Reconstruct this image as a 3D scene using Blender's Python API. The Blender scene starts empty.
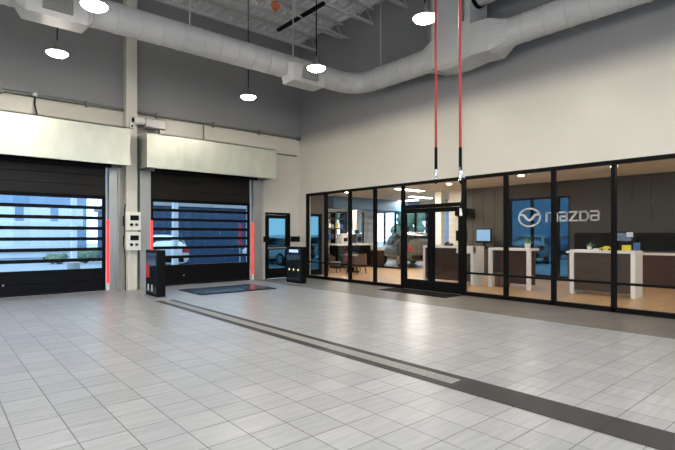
import bpy, bmesh, math, random
from mathutils import Vector, Matrix
random.seed(7)
sc = bpy.context.scene
COL = sc.collection
PI = math.pi

# ------------------------------------------------------------------ materials
def new_mat(name):
    m = bpy.data.materials.new(name)
    m.use_nodes = True
    nt = m.node_tree
    b = nt.nodes['Principled BSDF']
    return m, nt, b

def setin(node, **kw):
    for k, v in kw.items():
        node.inputs[k.replace('_', ' ')].default_value = v

def rgb(c):
    return (c[0], c[1], c[2], 1.0)

def plain(name, col, rough=0.5, metal=0.0, var=0.06, scale=6.0, spec=0.5, bump=0.0, stretch=(1, 1, 1)):
    """Procedural base: a colour that wanders a little with noise."""
    m, nt, b = new_mat(name)
    tc = nt.nodes.new('ShaderNodeTexCoord')
    mp = nt.nodes.new('ShaderNodeMapping'); mp.inputs['Scale'].default_value = stretch
    nt.links.new(tc.outputs['Object'], mp.inputs['Vector'])
    n = nt.nodes.new('ShaderNodeTexNoise'); setin(n, Scale=scale, Detail=4.0)
    nt.links.new(mp.outputs['Vector'], n.inputs['Vector'])
    r = nt.nodes.new('ShaderNodeMix'); r.data_type = 'RGBA'
    r.inputs['A'].default_value = rgb([max(0, x * (1 - var)) for x in col])
    r.inputs['B'].default_value = rgb([min(1, x * (1 + var)) for x in col])
    nt.links.new(n.outputs['Fac'], r.inputs['Factor'])
    nt.links.new(r.outputs['Result'], b.inputs['Base Color'])
    b.inputs['Roughness'].default_value = rough
    b.inputs['Metallic'].default_value = metal
    b.inputs['Specular IOR Level'].default_value = spec
    if bump:
        bp = nt.nodes.new('ShaderNodeBump'); bp.inputs['Strength'].default_value = bump
        bp.inputs['Distance'].default_value = 0.01
        nt.links.new(n.outputs['Fac'], bp.inputs['Height'])
        nt.links.new(bp.outputs['Normal'], b.inputs['Normal'])
    return m

def emit(name, col, strength):
    m, nt, b = new_mat(name)
    b.inputs['Base Color'].default_value = rgb(col)
    b.inputs['Emission Color'].default_value = rgb(col)
    b.inputs['Emission Strength'].default_value = strength
    return m

def glass(name, tint=(0.93, 0.96, 0.97), refl=1.0, rough=0.0):
    """Thin architectural glazing: see-through with a Fresnel reflection."""
    m, nt, b = new_mat(name)
    nt.nodes.remove(b)
    out = nt.nodes['Material Output']
    t = nt.nodes.new('ShaderNodeBsdfTransparent'); t.inputs['Color'].default_value = rgb(tint)
    g = nt.nodes.new('ShaderNodeBsdfGlossy'); g.inputs['Roughness'].default_value = rough
    fr = nt.nodes.new('ShaderNodeFresnel'); ge = nt.nodes.new('ShaderNodeNewGeometry')
    ior = nt.nodes.new('ShaderNodeMapRange')      # same 1.45 on the way in and on the way out of the thin pane
    ior.inputs['To Min'].default_value = 1.45; ior.inputs['To Max'].default_value = 1 / 1.45
    nt.links.new(ge.outputs['Backfacing'], ior.inputs['Value']); nt.links.new(ior.outputs['Result'], fr.inputs['IOR'])
    mul = nt.nodes.new('ShaderNodeMath'); mul.operation = 'MULTIPLY'; mul.inputs[1].default_value = refl
    mix = nt.nodes.new('ShaderNodeMixShader')
    nt.links.new(fr.outputs['Fac'], mul.inputs[0])
    nt.links.new(mul.outputs[0], mix.inputs['Fac'])
    nt.links.new(t.outputs[0], mix.inputs[1])
    nt.links.new(g.outputs[0], mix.inputs[2])
    nt.links.new(mix.outputs[0], out.inputs['Surface'])
    return m

def tiles(name, c1, c2, cm, size, loc, mortar=0.005, rough=0.35, streak=(1.2, 12, 1), offset=0.0, height=None, amount=0.5):
    m, nt, b = new_mat(name)
    tc = nt.nodes.new('ShaderNodeTexCoord')
    mp = nt.nodes.new('ShaderNodeMapping'); mp.inputs['Location'].default_value = loc
    nt.links.new(tc.outputs['Object'], mp.inputs['Vector'])
    br = nt.nodes.new('ShaderNodeTexBrick')
    br.offset = offset; br.squash = 1.0
    setin(br, Scale=1.0, Mortar_Size=mortar, Mortar_Smooth=0.1, Bias=0.0, Brick_Width=size, Row_Height=height or size)
    br.inputs['Color1'].default_value = rgb(c1); br.inputs['Color2'].default_value = rgb(c2)
    br.inputs['Mortar'].default_value = rgb(cm)
    nt.links.new(mp.outputs['Vector'], br.inputs['Vector'])
    mp2 = nt.nodes.new('ShaderNodeMapping'); mp2.inputs['Scale'].default_value = streak
    nt.links.new(tc.outputs['Object'], mp2.inputs['Vector'])
    n = nt.nodes.new('ShaderNodeTexNoise'); setin(n, Scale=1.6, Detail=6.0, Roughness=0.6)
    nt.links.new(mp2.outputs['Vector'], n.inputs['Vector'])
    cr = nt.nodes.new('ShaderNodeMapRange')
    cr.inputs['From Min'].default_value = 0.25; cr.inputs['From Max'].default_value = 0.75
    cr.inputs['To Min'].default_value = 1 - amount * 0.5; cr.inputs['To Max'].default_value = 1 + amount * 0.25
    nt.links.new(n.outputs['Fac'], cr.inputs['Value'])
    mx = nt.nodes.new('ShaderNodeMix'); mx.data_type = 'RGBA'; mx.blend_type = 'MULTIPLY'
    mx.inputs['Factor'].default_value = 1.0
    nt.links.new(br.outputs['Color'], mx.inputs['A'])
    nt.links.new(cr.outputs['Result'], mx.inputs['B'])
    nt.links.new(mx.outputs['Result'], b.inputs['Base Color'])
    b.inputs['Roughness'].default_value = rough
    bp = nt.nodes.new('ShaderNodeBump'); bp.inputs['Strength'].default_value = 0.25; bp.inputs['Distance'].default_value = 0.003
    bp.invert = True
    nt.links.new(br.outputs['Fac'], bp.inputs['Height'])
    nt.links.new(bp.outputs['Normal'], b.inputs['Normal'])
    return m

def wood(name, c1, c2, rough=0.4, stretch=(1, 1, 14), scale=3.0):
    m, nt, b = new_mat(name)
    tc = nt.nodes.new('ShaderNodeTexCoord')
    mp = nt.nodes.new('ShaderNodeMapping'); mp.inputs['Scale'].default_value = stretch
    nt.links.new(tc.outputs['Object'], mp.inputs['Vector'])
    n = nt.nodes.new('ShaderNodeTexNoise'); setin(n, Scale=scale, Detail=6.0, Distortion=0.6)
    nt.links.new(mp.outputs['Vector'], n.inputs['Vector'])
    cr = nt.nodes.new('ShaderNodeValToRGB')
    cr.color_ramp.elements[0].position = 0.3; cr.color_ramp.elements[0].color = rgb(c1)
    cr.color_ramp.elements[1].position = 0.7; cr.color_ramp.elements[1].color = rgb(c2)
    nt.links.new(n.outputs['Fac'], cr.inputs['Fac'])
    nt.links.new(cr.outputs['Color'], b.inputs['Base Color'])
    b.inputs['Roughness'].default_value = rough
    return m

def banded_paint(name, low, high, z, soft=0.0):
    """Wall paint that changes colour at height z; soft is the width of the blend."""
    m, nt, b = new_mat(name)
    tc = nt.nodes.new('ShaderNodeTexCoord')
    sx = nt.nodes.new('ShaderNodeSeparateXYZ')
    nt.links.new(tc.outputs['Object'], sx.inputs[0])
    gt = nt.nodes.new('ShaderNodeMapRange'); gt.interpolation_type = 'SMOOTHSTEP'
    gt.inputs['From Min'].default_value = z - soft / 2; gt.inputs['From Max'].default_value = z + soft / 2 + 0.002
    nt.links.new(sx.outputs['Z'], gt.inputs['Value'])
    n = nt.nodes.new('ShaderNodeTexNoise'); setin(n, Scale=1.2, Detail=3.0)
    nt.links.new(tc.outputs['Object'], n.inputs['Vector'])
    mx = nt.nodes.new('ShaderNodeMix'); mx.data_type = 'RGBA'
    mx.inputs['A'].default_value = rgb(low); mx.inputs['B'].default_value = rgb(high)
    nt.links.new(gt.outputs[0], mx.inputs['Factor'])
    mr = nt.nodes.new('ShaderNodeMapRange'); mr.inputs['To Min'].default_value = 0.95; mr.inputs['To Max'].default_value = 1.05
    nt.links.new(n.outputs['Fac'], mr.inputs['Value'])
    m2 = nt.nodes.new('ShaderNodeMix'); m2.data_type = 'RGBA'; m2.blend_type = 'MULTIPLY'; m2.inputs['Factor'].default_value = 1
    nt.links.new(mx.outputs['Result'], m2.inputs['A']); nt.links.new(mr.outputs['Result'], m2.inputs['B'])
    nt.links.new(m2.outputs['Result'], b.inputs['Base Color'])
    b.inputs['Roughness'].default_value = 0.33
    return m

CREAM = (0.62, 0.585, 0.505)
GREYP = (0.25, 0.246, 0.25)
M = dict(
    wall_back=banded_paint('two_tone_paint', CREAM, GREYP, 5.10),
    wall_right=banded_paint('soft_edge_two_tone_paint', CREAM, GREYP, 4.98, 0.7),  # cream blends to grey over a wide soft edge
    wall_cream=plain('cream_paint', CREAM, 0.42, var=0.03, scale=1.2),
    tile=tiles('porcelain_tile', (0.305, 0.315, 0.33), (0.36, 0.37, 0.385), (0.10, 0.10, 0.10), 0.3475, (-0.14, -0.10, 0), 0.0045, 0.33, amount=0.42),
    tile_border=tiles('taupe_tile', (0.15, 0.133, 0.12), (0.18, 0.162, 0.145), (0.08, 0.075, 0.07), 0.3475, (-0.14, -0.10, 0), 0.0035, 0.4, amount=0.4),
    tile_dark=tiles('charcoal_tile', (0.038, 0.036, 0.038), (0.048, 0.045, 0.047), (0.02, 0.02, 0.02), 0.6, (-3.98, -0.10, 0), 0.004, 0.45, amount=0.4, height=0.3475 * 2),
    woodfloor=tiles('oak_planks', (0.50, 0.31, 0.16), (0.62, 0.40, 0.22), (0.28, 0.17, 0.09), 1.2, (0, 0, 0), 0.002, 0.3, streak=(2, 20, 1), offset=0.37, height=0.18, amount=0.5),
    deck=plain('roof_deck_paint', (0.78, 0.77, 0.75), 0.6, var=0.05, scale=2),
    joist=plain('joist_paint', (0.55, 0.54, 0.53), 0.5, var=0.05),
    duct=plain('duct_paint', (0.45, 0.447, 0.44), 0.5, var=0.04, scale=3),
    galv=plain('galvanised_steel', (0.53, 0.55, 0.475), 0.36, 0.55, var=0.16, scale=3.5, stretch=(1, 1, 0.5)),
    galv2=plain('brushed_steel_guide', (0.38, 0.38, 0.365), 0.35, 0.6, var=0.10, scale=5, stretch=(1, 1, 0.2)),
    black=plain('black_metal', (0.005, 0.005, 0.006), 0.45, 0.0, var=0.1, spec=0.08),
    frame=plain('black_aluminium', (0.006, 0.0057, 0.0057), 0.5, 0.0, var=0.1, spec=0.06),
    brown=plain('dark_bronze_slat', (0.017, 0.0135, 0.0105), 0.35, 0.0, spec=0.15, var=0.15, stretch=(1, 1, 8)),
    grey=plain('mid_grey_metal', (0.30, 0.30, 0.29), 0.45, 0.2),
    conduit=plain('conduit_metal', (0.18, 0.18, 0.165), 0.4, 0.4),
    white=plain('white_laminate', (0.78, 0.75, 0.70), 0.35, var=0.02),
    whitebox=plain('white_enclosure', (0.76, 0.74, 0.66), 0.4, var=0.03),
    red=plain('red_hose_rubber', (0.32, 0.022, 0.02), 0.5, var=0.1),
    redplastic=plain('red_plastic', (0.55, 0.02, 0.03), 0.3),
    orange=plain('orange_plastic', (0.65, 0.16, 0.05), 0.5),
    chrome=plain('chrome', (0.75, 0.75, 0.75), 0.15, 1.0, var=0.03),
    silver=plain('silver_lettering', (0.88, 0.88, 0.88), 0.3, 0.0, var=0.02),
    walnut=wood('walnut_veneer', (0.022, 0.012, 0.008), (0.06, 0.033, 0.02), 0.4),
    cherry=wood('red_brown_veneer', (0.03, 0.010, 0.007), (0.07, 0.024, 0.016), 0.35),
    greypanel=plain('dark_grey_wall_panel', (0.060, 0.059, 0.055), 0.6, var=0.05, scale=2, spec=0.2),
    taupepanel=plain('taupe_wall_panel', (0.075, 0.064, 0.052), 0.6, var=0.08, scale=2, stretch=(1, 4, 0.2)),
    blackpanel=plain('black_backsplash', (0.002, 0.002, 0.0025), 0.5, var=0.1, spec=0.04),
    ceil2=plain('showroom_ceiling_paint', (0.84, 0.81, 0.74), 0.6, var=0.02),
    bluesoffit=plain('blue_grey_soffit', (0.10, 0.20, 0.33), 0.5, var=0.05),
    leather=plain('tan_leather', (0.085, 0.045, 0.028), 0.5, var=0.12, scale=12),
    fabric=plain('charcoal_fabric', (0.03, 0.03, 0.034), 0.8, var=0.15, scale=30),
    yellow=plain('yellow_plastic', (0.80, 0.66, 0.03), 0.35),
    blueplastic=plain('blue_carton', (0.05, 0.16, 0.42), 0.45),
    leaf=plain('leaf_green', (0.16, 0.30, 0.08), 0.5, var=0.3, scale=20),
    paper=plain('paper_white', (0.75, 0.75, 0.74), 0.6),
    asphalt=plain('pale_concrete_paving', (0.36, 0.37, 0.38), 0.7, var=0.12, scale=0.6),
    bluemetal=tiles('blue_ribbed_metal', (0.045, 0.12, 0.22), (0.09, 0.20, 0.33), (0.02, 0.05, 0.10), 0.9, (0, 0, 0), 0.05, 0.4, streak=(1, 1, 1), amount=0.3, height=40),
    paleblue=plain('pale_blue_cladding', (0.20, 0.31, 0.44), 0.5, var=0.2, scale=0.8),
    facade=plain('off_white_render', (0.70, 0.72, 0.74), 0.6, var=0.06, scale=0.7),
    shrub=plain('shrub_leaves', (0.14, 0.20, 0.11), 0.7, var=0.5, scale=9),
    darkglass=plain('tinted_car_glass', (0.012, 0.018, 0.022), 0.08, var=0.05),
    tyre=plain('tyre_rubber', (0.012, 0.012, 0.012), 0.75, var=0.1),
    alloy=plain('alloy_wheel', (0.45, 0.45, 0.46), 0.3, 0.8),
    carbeige=plain('champagne_car_paint', (0.12, 0.118, 0.095), 0.25, 0.3, var=0.03),
    carwhite=plain('white_car_paint', (0.72, 0.73, 0.74), 0.2, 0.0, var=0.02),
    carsilver=plain('silver_car_paint', (0.34, 0.38, 0.42), 0.22, 0.4, var=0.02),
    carblue=plain('blue_car_paint', (0.06, 0.13, 0.25), 0.2, 0.2, var=0.02),
    taillight=plain('red_lens', (0.35, 0.01, 0.01), 0.15),
    lens=plain('headlamp_lens', (0.7, 0.7, 0.72), 0.1),
    mat=plain('black_rubber_mat', (0.012, 0.011, 0.011), 0.85, var=0.3, scale=60, bump=0.3, spec=0.08),
    scanplate=plain('dark_blue_scanner_plate', (0.02, 0.032, 0.06), 0.22, var=0.3, scale=5),
    grate=plain('drain_grate', (0.29, 0.285, 0.268), 0.5, 0.1, var=0.15, scale=40),
    glass=glass('storefront_glass', (0.97, 0.98, 0.98), 0.5),
    doorglass=glass('door_vision_panel', (0.66, 0.71, 0.74), 0.4),
    winglass=glass('blue_tinted_window_glass', (0.22, 0.33, 0.36), 0.4),
    lamp=emit('lamp_diffuser', (1.0, 0.91, 0.78), 225.0),
    troffer=emit('ceiling_panel_light', (1.0, 0.92, 0.80), 80.0),
    down=emit('downlight_lens', (1.0, 0.91, 0.78), 330.0),
    redlight=emit('red_light_strip', (1.0, 0.04, 0.035), 1.3),
    screen=emit('lit_screen', (0.20, 0.42, 0.70), 0.28),
    kiosk_screen=emit('kiosk_screen', (0.55, 0.68, 0.9), 0.6),
    led=emit('amber_indicator', (1.0, 0.75, 0.35), 1.5),
)

M['tile_dark'].node_tree.nodes['Principled BSDF'].inputs['Specular IOR Level'].default_value = 0.2
M['tile_border'].node_tree.nodes['Principled BSDF'].inputs['Specular IOR Level'].default_value = 0.35
# ------------------------------------------------------------------ mesh kit
class MB:
    def __init__(self):
        self.bm = bmesh.new()
    def box(self, x0, x1, y0, y1, z0, z1):
        v = [self.bm.verts.new(p) for p in ((x0, y0, z0), (x1, y0, z0), (x1, y1, z0), (x0, y1, z0), (x0, y0, z1), (x1, y0, z1), (x1, y1, z1), (x0, y1, z1))]
        for f in ((0, 3, 2, 1), (4, 5, 6, 7), (0, 1, 5, 4), (1, 2, 6, 5), (2, 3, 7, 6), (3, 0, 4, 7)):
            self.bm.faces.new([v[i] for i in f])
        return self
    def hexa(self, a, b):
        """Solid between two matching rings of points."""
        va = [self.bm.verts.new(p) for p in a]; vb = [self.bm.verts.new(p) for p in b]
        n = len(a)
        self.bm.faces.new(va[::-1]); self.bm.faces.new(vb)
        for i in range(n):
            self.bm.faces.new((va[i], va[(i + 1) % n], vb[(i + 1) % n], vb[i]))
        return self
    def cyl(self, p0, p1, r0, r1=None, n=16):
        return self.tube([p0, p1], [r0, r0 if r1 is None else r1], n)
    def tube(self, pts, r, n=12, cap=True):
        pts = [Vector(p) for p in pts]
        rr = r if isinstance(r, (list, tuple)) else [r] * len(pts)
        t0 = (pts[1] - pts[0]).normalized()
        up = Vector((0, 0, 1)) if abs(t0.z) < 0.9 else Vector((1, 0, 0))
        u = t0.cross(up).normalized()
        rings = []
        for i, p in enumerate(pts):
            if i == 0: t = t0
            elif i == len(pts) - 1: t = (pts[i] - pts[i - 1]).normalized()
            else: t = ((pts[i] - pts[i - 1]).normalized() + (pts[i + 1] - pts[i]).normalized()).normalized()
            u = (u - t * u.dot(t)).normalized()
            w = t.cross(u)
            rings.append([self.bm.verts.new(p + (u * math.cos(2 * PI * k / n) + w * math.sin(2 * PI * k / n)) * rr[i]) for k in range(n)])
        for a, b in zip(rings, rings[1:]):
            for k in range(n):
                self.bm.faces.new((a[k], a[(k + 1) % n], b[(k + 1) % n], b[k]))
        if cap:
            self.bm.faces.new(rings[0][::-1]); self.bm.faces.new(rings[-1])
        return self
    def lathe(self, c, prof, n=24):
        c = Vector(c); rings = []
        for r, z in prof:
            rings.append([self.bm.verts.new(c + Vector((r * math.cos(2 * PI * k / n), r * math.sin(2 * PI * k / n), z))) for k in range(n)])
        for a, b in zip(rings, rings[1:]):
            for k in range(n):
                self.bm.faces.new((a[k], a[(k + 1) % n], b[(k + 1) % n], b[k]))
        self.bm.faces.new(rings[0][::-1]); self.bm.faces.new(rings[-1])
        return self
    def blob(self, c, r, sx=1, sy=1, sz=1, sub=2, rough=0.0):
        ret = bmesh.ops.create_icosphere(self.bm, subdivisions=sub, radius=r)
        for v in ret['verts']:
            k = 1 + random.uniform(-rough, rough)
            v.co = Vector((v.co.x * sx * k, v.co.y * sy * k, v.co.z * sz * k)) + Vector(c)
        return self
    def face(self, pts):
        self.bm.faces.new([self.bm.verts.new(p) for p in pts]); return self
    def build(self, name, mat, parent=None, bevel=0.0, smooth=False, subsurf=0):
        off = ORIGIN.get(parent.name, Vector()) if parent else Vector()
        bmesh.ops.recalc_face_normals(self.bm, faces=self.bm.faces)
        for v in self.bm.verts: v.co -= off
        me = bpy.data.meshes.new(name)
        self.bm.to_mesh(me); self.bm.free()
        o = bpy.data.objects.new(name, me); COL.objects.link(o)
        me.materials.append(mat)
        if smooth:
            for p in me.polygons: p.use_smooth = True
            if smooth != 'all':
                try: me.set_sharp_from_angle(angle=math.radians(40))
                except Exception: pass
        if bevel:
            b = o.modifiers.new('bevel', 'BEVEL'); b.width = bevel; b.segments = 2; b.limit_method = 'ANGLE'
        if subsurf:
            s = o.modifiers.new('sub', 'SUBSURF'); s.levels = s.render_levels = subsurf
        if parent: o.parent = parent
        ORIGIN[o.name] = off
        return o
ORIGIN = {}

def tag(o, label, cat, group=None, kind=None):
    o['label'] = label; o['category'] = cat
    if group: o['group'] = group
    if kind: o['kind'] = kind
    return o
def thing(name, loc, label, cat, group=None, kind=None):
    o = bpy.data.objects.new(name, None); COL.objects.link(o)
    o.empty_display_size = 0.1
    o.location = loc; ORIGIN[o.name] = Vector(loc)
    return tag(o, label, cat, group, kind)
def struct(o):
    o['kind'] = 'structure'; return o
def copy_tree(o, parent=None):
    c = o.copy(); COL.objects.link(c); c.parent = parent
    ORIGIN[c.name] = ORIGIN.get(o.name, Vector()).copy()
    for ch in list(o.children): copy_tree(ch, c)
    return c

# ------------------------------------------------------------------ the room
W, D = 10.35, 14.2          # inner faces of the storefront wall and of the wall with the overhead doors
XL, YR = -6.0, -8.0
ROOF = 8.55
WX = 16.9                   # far wall of the showroom
SC = 3.46                   # showroom ceiling
EX, NY = 21.5, 22.0         # far reaches of the showroom

struct(MB().box(XL, W, YR, D, -0.2, 0).build('floor', M['tile']))
struct(MB().box(8.4, W, YR, D, 0.0, 0.004).build('trim_1', M['tile_border']))        # taupe border along the storefront
struct(MB().box(3.98, 4.40, YR, 11.15, 0.0, 0.004).build('trim_2', M['tile_dark']))   # charcoal stripe
FAR = [(W, 12.2), (EX, 12.2), (EX, NY), (17.6, NY), (11.55, 14.3), (W, 14.3)]
fs = MB(); fs.box(W, WX, YR, 12.2, -0.2, 0); fs.hexa([(a, b, -0.2) for a, b in FAR], [(a, b, 0) for a, b in FAR])
struct(fs.build('floor_showroom', M['woodfloor']))

def wall_y(mb, y0, y1, x0, x1, z1, holes):
    xs = x0
    for hx0, hx1, hz0, hz1 in sorted(holes):
        mb.box(xs, hx0, y0, y1, 0, z1); mb.box(hx0, hx1, y0, y1, hz1, z1)
        if hz0 > 0: mb.box(hx0, hx1, y0, y1, 0, hz0)
        xs = hx1
    mb.box(xs, x1, y0, y1, 0, z1)
def wall_x(mb, x0, x1, y0, y1, z1, holes):
    ys = y0
    for hy0, hy1, hz0, hz1 in sorted(holes):
        mb.box(x0, x1, ys, hy0, 0, z1); mb.box(x0, x1, hy0, hy1, hz1, z1)
        if hz0 > 0: mb.box(x0, x1, hy0, hy1, 0, hz0)
        ys = hy1
    mb.box(x0, x1, ys, y1, 0, z1)

m = MB(); wall_y(m, D, D + 0.3, XL - 0.2, W + 0.2, ROOF + 0.3, [(0.30, 3.72, 0, 3.45), (4.90, 8.30, 0, 3.45), (8.88, 9.94, 0, 2.35)])
struct(m.build('wall_back', M['wall_back']))
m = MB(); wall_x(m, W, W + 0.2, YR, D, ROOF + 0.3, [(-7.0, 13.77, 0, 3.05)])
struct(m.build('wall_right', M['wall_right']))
m = MB(); wall_x(m, XL - 0.2, XL, YR, D, ROOF + 0.3, [(-6.5, 5.8, 0, 4.4)])  # opening out of view, added to let sky light onto the floor
struct(m.build('wall_left', M['wall_back']))
m = MB(); wall_y(m, YR - 0.2, YR, XL - 0.2, W + 0.2, ROOF + 0.3, [(-5.0, -1.0, 0, 4.4), (0.0, 4.0, 0, 4.4), (4.9, 8.9, 0, 4.4)])  # tall unseen openings added behind the camera, enlarged for more daylight
struct(m.build('wall_front', M['wall_back']))

# ribbed roof deck
m = MB(); pitch = 0.30; x = XL - 0.1; top = []
while x < W + 0.1:
    top += [(x, ROOF), (x + 0.10, ROOF), (x + 0.14, ROOF + 0.07), (x + 0.26, ROOF + 0.07)]; x += pitch
bm = m.bm
low = [(bm.verts.new((a, YR - 0.1, b)), bm.verts.new((a, D + 0.1, b))) for a, b in top]
upp = [(bm.verts.new((a, YR - 0.1, ROOF + 0.2)), bm.verts.new((a, D + 0.1, ROOF + 0.2))) for a, b in top]
for i in range(len(top) - 1):
    bm.faces.new((low[i][0], low[i][1], low[i + 1][1], low[i + 1][0]))
    bm.faces.new((upp[i][0], upp[i + 1][0], upp[i + 1][1], upp[i][1]))
struct(m.build('ceiling', M['deck']))

# showroom shell
m = MB(); wall_x(m, WX, WX + 0.2, YR, 11.55, SC + 0.3, [(7.2, 9.52, 0.02, 2.93)])
struct(m.build('wall_showroom_right', M['greypanel']))
struct(MB().box(WX - 0.04, WX + 0.2, 11.56, 12.25, 0, SC).build('wall_showroom_pier', M['wall_cream']))
m = MB(); wall_x(m, EX, EX + 0.2, 12.0, NY, SC + 0.3, [(14.0, 21.4, 0.25, 3.0)])
struct(m.build('wall_showroom_far', M['wall_cream']))
struct(MB().box(WX + 0.2, EX + 0.2, 12.0, 12.2, 0, SC + 0.3).build('wall_showroom_return', M['wall_cream']))
m = MB(); wall_y(m, NY, NY + 0.2, 17.6, EX + 0.2, SC + 0.3, [(18.9, 21.2, 0.25, 3.0)])
struct(m.build('wall_showroom_back', M['wall_cream']))
m = MB(); wall_y(m, D, D + 0.2, W + 0.2, 11.75, SC + 0.3, [(10.62, 11.42, 0.05, 2.36)]); m.hexa([(11.55, 14.4, 0), (11.75, 14.4, 0), (17.8, NY, 0), (17.6, NY, 0)], [(11.55, 14.4, SC + .3), (11.75, 14.4, SC + .3), (17.8, NY, SC + .3), (17.6, NY, SC + .3)])
struct(m.build('wall_showroom_left', M['taupepanel']))
struct(MB().box(W, EX + 0.2, YR - 0.2, YR, 0, SC + 0.3).build('wall_showroom_front', M['wall_cream']))
m = MB()
m.box(W + 0.2, 15.6, YR, 11.5, SC, SC + 0.2); m.box(15.68, WX + .2, YR, 11.5, SC, SC + 0.2); m.box(15.6, 15.68, YR, 11.5, SC + 0.12, SC + 0.2)
fp = [(W + .2, 11.5), (WX + .2, 11.5)] + [(WX + .2, 12.2)] + FAR[1:4] + [(11.55, 14.3), (W + .2, 14.3)]
m.hexa([(a, b, SC) for a, b in fp], [(a, b, SC + .2) for a, b in fp])
struct(m.build('ceiling_showroom', M['ceil2']))
struct(MB().box(15.6, 15.68, YR, 11.5, SC + 0.02, SC + 0.10).build('trim_3', M['black']))            # slot diffuser in the showroom ceiling
struct(MB().box(14.9, 21.4, 17.6, 18.1, 2.86, SC).build('trim_4', M['bluesoffit']))                   # soffit over the lounge

# steel column between the two overhead doors
m = MB(); m.box(4.15, 4.45, D - 0.30, D, 0, ROOF)
struct(m.build('wall_column', M['wall_cream'], bevel=0.01))
# black bumper rail on the back wall either side of the personnel door
m = MB(); m.box(8.70, 8.86, D - 0.05, D, 1.30, 1.50); m.box(9.96, 10.35, D - 0.05, D, 1.30, 1.50)
struct(m.build('trim_5', M['black'], bevel=0.006))
struct(MB().box(9.94, W, D - 0.015, D, 0, 0.12).build('baseboard_back', M['grey']))

# ------------------------------------------------------------------ overhead doors
def overhead_door(nm, x0, x1, hx0, hx1, label, hz1):
    """x0..x1 is the clear opening."""
    t = thing(nm, ((x0 + x1) / 2, D, 0), label, 'roll-up door', None, 'structure')
    yc0, yc1 = D + 0.02, D + 0.07
    pz = [0.59 + 0.2857 * i for i in range(8)]
    m = MB()
    for i, z in enumerate(pz):
        m.box(x0 + 0.02, x1 - 0.02, yc0 - 0.01, yc1 + 0.01, z - 0.045, z + 0.045)
    for a in (x0 + 0.02, x1 - 0.11):
        m.box(a, a + 0.09, yc0 - 0.008, yc1 + 0.008, 0.59, pz[-1])
    m.build('curtain_frame', M['black'], t, bevel=0.006)
    for i in range(7):
        MB().box(x0 + 0.10, x1 - 0.10, yc0 + 0.02, yc0 + 0.03, pz[i] + 0.04, pz[i + 1] - 0.04).build('pane', M['doorglass'], t)
    m = MB(); z = pz[-1] + 0.045
    while z < 3.42:
        z1 = min(z + 0.275, 3.45); m.box(x0 + 0.02, x1 - 0.02, yc0, yc1, z + 0.008, z1); m.box(x0 + 0.02, x1 - 0.02, yc0 + 0.015, yc1 - 0.015, z, z + 0.01); z = z1
    m.build('upper_slat', M['brown'], t, bevel=0.01)
    m = MB(); m.box(x0 + 0.02, x1 - 0.02, yc0, yc1, 0.06, 0.295); m.box(x0 + 0.02, x1 - 0.02, yc0, yc1, 0.305, 0.545)
    m.box(x0 + 0.02, x1 - 0.02, yc0 + 0.01, yc1 - 0.01, 0.29, 0.31)
    m.build('bottom_slat', M['black'], t, bevel=0.008)
    MB().box(x0 + 0.02, x1 - 0.02, yc0 - 0.01, yc1 + 0.01, 0.0, 0.065).build('bottom_seal', M['mat'], t, bevel=0.01)
    MB().cyl((x0 + 1.05, yc0 - 0.012, 0.30), (x0 + 1.05, yc0 + 0.01, 0.30), 0.025).build('latch_button', M['grey'], t)
    for s, g0, g1 in ((-1, hx0 + 0.04, x0 - 0.02), (1, x1 + 0.02, hx1 - 0.08)):
        m = MB(); m.box(g0, g1, D - 0.16, D, 0, 3.44)
        e0, e1 = (g0, g0 + 0.035) if s < 0 else (g1 - 0.035, g1)
        m.box(e0, e1, D - 0.21, D - 0.15, 0, 3.44)
        m.build('guide_rail', M['galv2'], t, bevel=0.006)
        inner = g1 if s < 0 else g0
        a, b = (inner - 0.01, inner + 0.06) if s < 0 else (inner - 0.06, inner + 0.01)
        MB().box(a, b, D - 0.17, D - 0.11, 0.22, 1.98).build('light_strip', M['redlight'], t, bevel=0.01)
        ym = D - 0.17
        MB().box(a, b, ym, ym + 0.06, 0.02, 0.21).build('sensor_block', M['whitebox'], t, bevel=0.008)
    # galvanised hood over the roll: front sheet with a lip and end plates
    m = MB()
    m.box(hx0, hx1, 13.30, 13.33, 3.44, hz1)
    m.box(hx0, hx1, 13.30, D, hz1 - 0.03, hz1)
    m.box(hx0, hx1, 13.27, 13.33, 3.42, 3.47)
    m.box(hx0, hx0 + 0.03, 13.33, D, 3.44, hz1 - 0.03); m.box(hx1 - 0.03, hx1, 13.33, D, 3.44, hz1 - 0.03)
    n = 4
    for i in range(1, n):
        xx = hx0 + (hx1 - hx0) * i / n
        m.box(xx - 0.004, xx + 0.004, 13.297, 13.31, 3.47, hz1 - 0.01)
    m.build('hood', M['galv'], t)
    MB().cyl((hx0 + 0.06, 13.76, 3.92), (hx1 - 0.06, 13.76, 3.92), 0.33, n=24).build('curtain_roll', M['brown'], t, smooth=True)
    MB().box(x0, x1, 13.72, 13.80, 3.38, 3.47).build('hood_brush', M['black'], t)
    return t
overhead_door('door_1', 0.30, 3.72, -0.06, 4.07, 'black roll-up door with clear window slats left of the cream column', 4.44)
overhead_door('door_2', 4.90, 8.30, 4.52, 8.76, 'black roll-up door right of the cream column facing a dark blue building', 4.40)

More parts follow.
